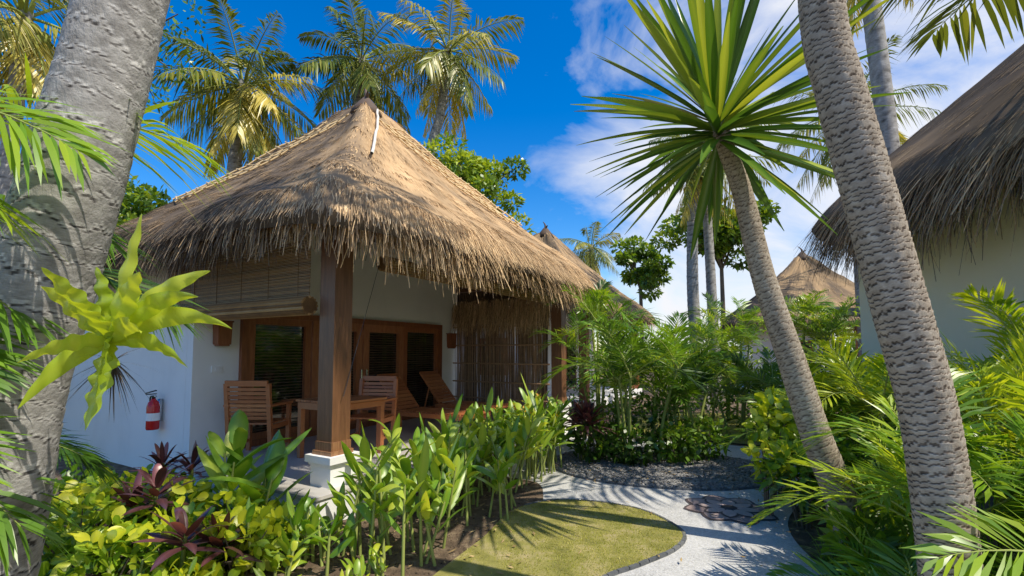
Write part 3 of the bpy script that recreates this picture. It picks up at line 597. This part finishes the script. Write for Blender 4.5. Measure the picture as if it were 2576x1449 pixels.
for az,el in ((PI+.25,.0),(PI-.2,.25),(.3,.3),(1.5,.4),(-1.4,.3)):
    frond(G,(5.4,4.1,5.6),az,el,2.1,.28,26,.85,.06,72,40,.35,.35,0,2,vee=-.2,nseg=4,rr=.02)
make('fan_palm',G,[M_coco,M_trunk,M_stem])
# ------------------------------------------------------------ background palms
coco_palm('coconut_palm',[(-9.6,16,0),(-9.7,16,4),(-9.55,16,7.5),(-9.3,16,11)],[.3,.24,.22,.2],3.1,27,41,ll=.8,lw=.075,tb=.48,brown=8)
coco_palm('coconut_palm',[(-6.4,18,0),(-6.3,18,6),(-6.1,18,9.5),(-5.9,18,13.2)],[.26,.2,.17,.15],3.1,22,42,ll=.8,lw=.075,tb=.34)
coco_palm('coconut_palm',[(-3.7,17,0),(-3.1,17,8),(-2.6,17,10.5),(-2.35,17,12.9)],[.25,.19,.16,.15],2.9,20,43,ll=.75,lw=.07,tb=.45)
coco_palm('coconut_palm',[(5.6,14,0),(5.35,14,3),(5.4,14,5.8),(5.6,14,7.4)],[.2,.17,.15,.13],1.9,14,44,ll=.5,tb=.35,n=30)
coco_palm('coconut_palm',[(6.4,15,0),(6.3,15,4),(6.2,15,7),(6.15,15,8.4)],[.18,.15,.13,.12],2.0,14,45,ll=.5,tb=.4,n=30)
coco_palm('coconut_palm',[(8.0,9.5,0),(7.7,9.5,3),(7.75,9.6,6.2),(7.4,9.7,11.8)],[.24,.20,.18,.16],2.6,14,46,tb=.35,low=-30)
coco_palm('coconut_palm',[(12.6,17,0),(12.5,17,5),(12.4,17,10.4)],[.22,.18,.15],3.0,18,47,tb=.35)
coco_palm('coconut_palm',[(4.6,28,0),(4.7,28,4),(4.7,28,8.0)],[.2,.16,.15],2.2,16,49,ll=.6,tb=.5,nuts=False)
coco_palm('coconut_palm',[(-10.4,9.5,0),(-10.2,9.4,4),(-9.9,9.3,8.6)],[.2,.15,.13],2.4,14,50,tb=.4)
broad_tree('broadleaf_tree',(-1.4,15.5,0),6.6,(2.0,1.6,1.8),38,190,.20,1,tb=.66)
broad_tree('broadleaf_tree',(-7.4,19,0),8.4,(2.6,2,1.3),26,200,.24,2,tb=.35)
broad_tree('broadleaf_tree',(-14,17,0),6.0,(3,2,1.6),22,180,.28,3,tb=.6)
broad_tree('broadleaf_tree',(6.5,24,0),6.0,(1.7,1.6,1.4),22,180,.26,4,tb=.5)
broad_tree('broadleaf_tree',(9.3,21,0),6.8,(2.4,2,1.8),28,200,.28,5,tb=.5)
broad_tree('broadleaf_tree',(-9.5,11,0),9.0,(2.2,2,1.2),12,90,.14,6,tb=.35)
G=Geo()
for i in range(60):
    a=math.radians(R.uniform(20,160)); d_=R.uniform(27,36); leaves_in(G,(d_*math.cos(a),d_*math.sin(a),R.uniform(.5,2.6)),(2.4,2.4,1.7),260,.5,0,.4+R.normal(0,.12))
make('background_foliage',G,[M_tree])
G=Geo()
for (x,y_,z_,r_) in [(4.0,12.5,.8,1.2),(5.6,12.5,1.0,1.3),(7.2,12.5,1.5,1.5),(8.8,12.5,1.6,1.7),(2.2,13,.7,1.0),(6.4,9.9,.9,1.0),(-9,13,1.5,2),(-11,10,1.5,2),(-8.9,8.0,1.2,1.4),(-7.5,6.2,.8,1.0),(5.3,10.6,.6,.8)]:
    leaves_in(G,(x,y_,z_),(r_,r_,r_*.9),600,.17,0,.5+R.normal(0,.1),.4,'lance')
make('hedge',G,[M_dark])
# ------------------------------------------------------------ planting
areca('areca_palm',(1.9,7.3,.02),2.1,8,1.35,1,M_areca,.42,ll=.42,spread=.4,nf=6)
areca('areca_palm',(2.7,7.6,.02),1.5,6,1.2,2,M_areca,.36,spread=.4,nf=6)
areca('areca_palm',(1.5,8.4,.02),2.3,5,1.4,3,M_areca,.45,spread=.35,nf=5,elr=(50,88))
areca('areca_palm',(4.3,9.0,0),1.2,5,1.2,4,M_dark,.5,spread=.4)
areca('areca_palm',(3.9,10.5,0),2.2,6,1.3,5,M_areca,.5,spread=.4)
areca('areca_palm',(6.6,11.0,0),2.5,6,1.4,16,M_areca,.5,spread=.5)
areca('areca_palm',(5.2,11.5,0),2.4,6,1.4,17,M_areca,.45,spread=.5)
areca('areca_palm',(5.0,7.5,0),1.3,5,1.2,6,M_dark,.55,spread=.5)
rosette('cordyline',(1.05,7.3,.02),.9,26,.50,.06,M_red,.5,1,heads=3,hs=.12)
shrub('shrub',[(1.2,7.2,.35,.4),(1.7,7.0,.3,.35),(2.4,7.1,.3,.35),(2.9,7.4,.35,.4),(1.5,7.8,.5,.45),(2.2,7.7,.6,.5)],.11,400,M_dark,.45,fold=0)
areca('areca_palm',(3.0,3.0,0),.95,6,1.2,7,M_areca,.62,ll=.36,lw=.026,spread=.35,nf=6,elr=(30,75))
areca('areca_palm',(3.8,3.7,0),1.6,6,1.3,8,M_areca,.88,ll=.42,lw=.028,spread=.35,nf=6,elr=(50,85))
areca('areca_palm',(3.7,5.1,0),1.3,7,1.25,9,M_areca,.82,ll=.38,spread=.35,nf=6)
areca('areca_palm',(3.3,2.3,0),.9,6,1.0,10,M_areca,.5,ll=.34,lw=.03,spread=.3,nf=6,elr=(20,70))
areca('areca_palm',(2.65,3.0,0),.3,5,.8,11,M_areca,.4,ll=.3,lw=.028,spread=.3,nf=6,elr=(15,65))
areca('areca_palm',(3.9,6.0,0),1.0,6,1.1,12,M_areca,.65,ll=.34,spread=.35,nf=6)
areca('areca_palm',(2.5,1.85,0),.2,4,.7,13,M_areca,.35,ll=.3,lw=.03,spread=.2,nf=7,elr=(20,60))
shrub('shrub',[(2.75,4.6,.5,.35),(2.6,3.5,.25,.3),(3.1,5.0,.6,.4),(3.3,4.2,.5,.45),(2.9,3.9,.35,.35),(3.7,4.6,.7,.5),(3.9,3.4,.8,.5),(3.3,2.7,.5,.4),(3.6,5.8,.5,.45),(4.2,5.6,.8,.5)],.13,340,M_areca,.5,.42,fold=0)
shrub('croton_shrub',[(2.75,5.2,.85,.22),(2.6,4.9,.6,.2),(2.95,5.4,1.0,.2)],.13,90,M_yel,.52)
G=Geo()
for x,y_ in zip(R.uniform(2.35,2.8,26),R.uniform(1.9,4.2,26)):
    for k in range(16):
        a=R.uniform(0,6.28); el=R.uniform(.5,1.4); strips(G,[(x,y_,0)],[[math.cos(el)*math.cos(a),math.cos(el)*math.sin(a),math.sin(el)]],[[-math.sin(a),math.cos(a),0]],R.uniform(.25,.5),.014,R.uniform(.3,.8),5,'taper',.2,R.uniform(.3,.8),0)
make('border_grass',G,[M_dark])
def along(n,s0,s1,r0,r1):
    s=R.uniform(s0,s1,n); r=R.uniform(r0,r1,n); return [W(a,b,0)[:2] for a,b in zip(s,r)]
heliconia('heliconia',along(64,.2,3.2,-1.1,-.5),(.45,.85),1,tb=.58,flowers=.08,LL=.42,LW=.088)
heliconia('heliconia',along(28,1.4,3.0,-1.3,-.8),(.6,1.0),2,tb=.64,flowers=.3,LL=.44,LW=.088)
heliconia('heliconia',along(36,-.8,1.2,-1.7,-.9),(.4,.8),3,tb=.55,LL=.40,LW=.085,nl=6)
heliconia('heliconia',along(16,-1.2,-.6,-1.2,-.1),(.2,.45),6,tb=.5,LL=.30,LW=.07,nl=6)
heliconia('ginger_plant',[(-2.55,4.35),(-2.35,4.5),(-2.7,4.6),(-2.45,4.15),(-2.2,4.2)],(.55,.85),4,M_hel,.36,LL=.62,LW=.16,nl=5)
rosette('cordyline',(-3.0,3.95,0),.68,20,.42,.07,M_red,.4,2,heads=2,hs=.2)
rosette('cordyline',(-2.35,3.4,0),.50,18,.38,.07,M_red,.3,3,heads=2,hs=.18)
rosette('cordyline',(-3.25,5.0,0),.75,20,.40,.05,M_red,.3,4,heads=2,hs=.15)
cl=[(-3.6,4.2,.3,.35),(-3.2,3.6,.3,.32),(-2.7,3.3,.22,.28),(-2.35,3.5,.25,.3),(-2.0,3.6,.25,.26),(-3.9,4.6,.25,.28),(-2.3,4.0,.3,.3),(-3.4,4.5,.28,.32),(-2.75,4.0,.35,.3),(-1.85,3.8,.2,.24),(-2.15,3.1,.12,.2)]
shrub('croton_shrub',cl,.12,100,M_yel,.56,.62)
shrub('shrub',[(x-.1,y_+.2,z_*.85,r_) for x,y_,z_,r_ in cl]+[(-4.5,4.9,.2,.3)],.11,230,M_areca,.36,.5)
heliconia('border_seedlings',[(x,y_) for x,y_ in zip(R.uniform(-3.2,-.7,60),R.uniform(2.5,3.7,60))],(.1,.3),5,M_yel,.46,LL=.17,LW=.05,nl=5)
areca('areca_palm',(-2.4,2.4,0),.2,4,.6,14,M_areca,.4,ll=.22,lw=.03,spread=.2,nf=6,elr=(10,60))
# ------------------------------------------------------------ world, sun, camera
el=math.radians(55); hx,hy=.84,-.5426
w=bpy.data.worlds.new('World'); sc.world=w; w.use_nodes=True; nt=w.node_tree; nt.nodes.clear()
o=nt.nodes.new('ShaderNodeOutputWorld'); bg=nt.nodes.new('ShaderNodeBackground'); bg.inputs[1].default_value=.15
sky=nt.nodes.new('ShaderNodeTexSky'); sky.sky_type='NISHITA'; sky.sun_disc=False; sky.sun_elevation=el; sky.sun_rotation=math.atan2(hx,hy); sky.ozone_density=4; sky.air_density=1.1; sky.dust_density=.3
hs=nt.nodes.new('ShaderNodeHueSaturation'); hs.inputs['Hue'].default_value=.508; hs.inputs['Saturation'].default_value=1.45; hs.inputs['Value'].default_value=1.3; nt.links.new(sky.outputs[0],hs.inputs['Color'])
tc=nt.nodes.new('ShaderNodeTexCoord'); mp=nt.nodes.new('ShaderNodeMapping'); mp.inputs['Scale'].default_value=(1.3,1.3,2.6); mp.inputs['Rotation'].default_value=(0,.5,.3); mp.inputs['Location'].default_value=(.35,.1,.2); nt.links.new(tc.outputs['Generated'],mp.inputs[0])
nz=nt.nodes.new('ShaderNodeTexNoise'); nz.inputs['Scale'].default_value=2.3; nz.inputs['Detail'].default_value=8; nz.inputs['Roughness'].default_value=.58; nz.inputs['Distortion'].default_value=.6; nt.links.new(mp.outputs[0],nz.inputs['Vector'])
sx=nt.nodes.new('ShaderNodeSeparateXYZ'); nt.links.new(tc.outputs['Generated'],sx.inputs[0])
mr=nt.nodes.new('ShaderNodeMapRange'); mr.interpolation_type='SMOOTHSTEP'; mr.inputs[1].default_value=-.12; mr.inputs[2].default_value=.36; mr.inputs[3].default_value=-.22; mr.inputs[4].default_value=.17; nt.links.new(sx.outputs[0],mr.inputs[0])
ad=mathn(nt,'ADD',nz.outputs['Fac'],mr.outputs[0])
cf=ramp(nt,ad,[(.44,(0,0,0)),(.80,(1,1,1))])
mx=nt.nodes.new('ShaderNodeMix'); mx.data_type='RGBA'; nt.links.new(cf,mx.inputs[0]); nt.links.new(hs.outputs[0],mx.inputs[6]); mx.inputs[7].default_value=(6.2,6.3,6.6,1)
nt.links.new(mx.outputs[2],bg.inputs[0]); nt.links.new(bg.outputs[0],o.inputs[0])
sd=bpy.data.lights.new('sun','SUN'); sd.energy=5.0; sd.angle=math.radians(.5); sd.color=(1,.94,.82)
so=bpy.data.objects.new('sun',sd); sc.collection.objects.link(so)
v=Vector((hx*math.cos(el),hy*math.cos(el),math.sin(el))); so.rotation_euler=v.to_track_quat('Z','Y').to_euler(); so.location=(5,-10,15)
cd=bpy.data.cameras.new('camera'); cd.sensor_width=36; cd.lens=16.77; cd.shift_y=.034; cd.clip_end=2000; cd.clip_start=.05
co=bpy.data.objects.new('camera',cd); sc.collection.objects.link(co); co.location=(0,0,1.65); co.rotation_euler=(math.radians(93.5),0,0); sc.camera=co
sc.view_settings.view_transform='Standard'; sc.view_settings.look='None'; sc.view_settings.exposure=0
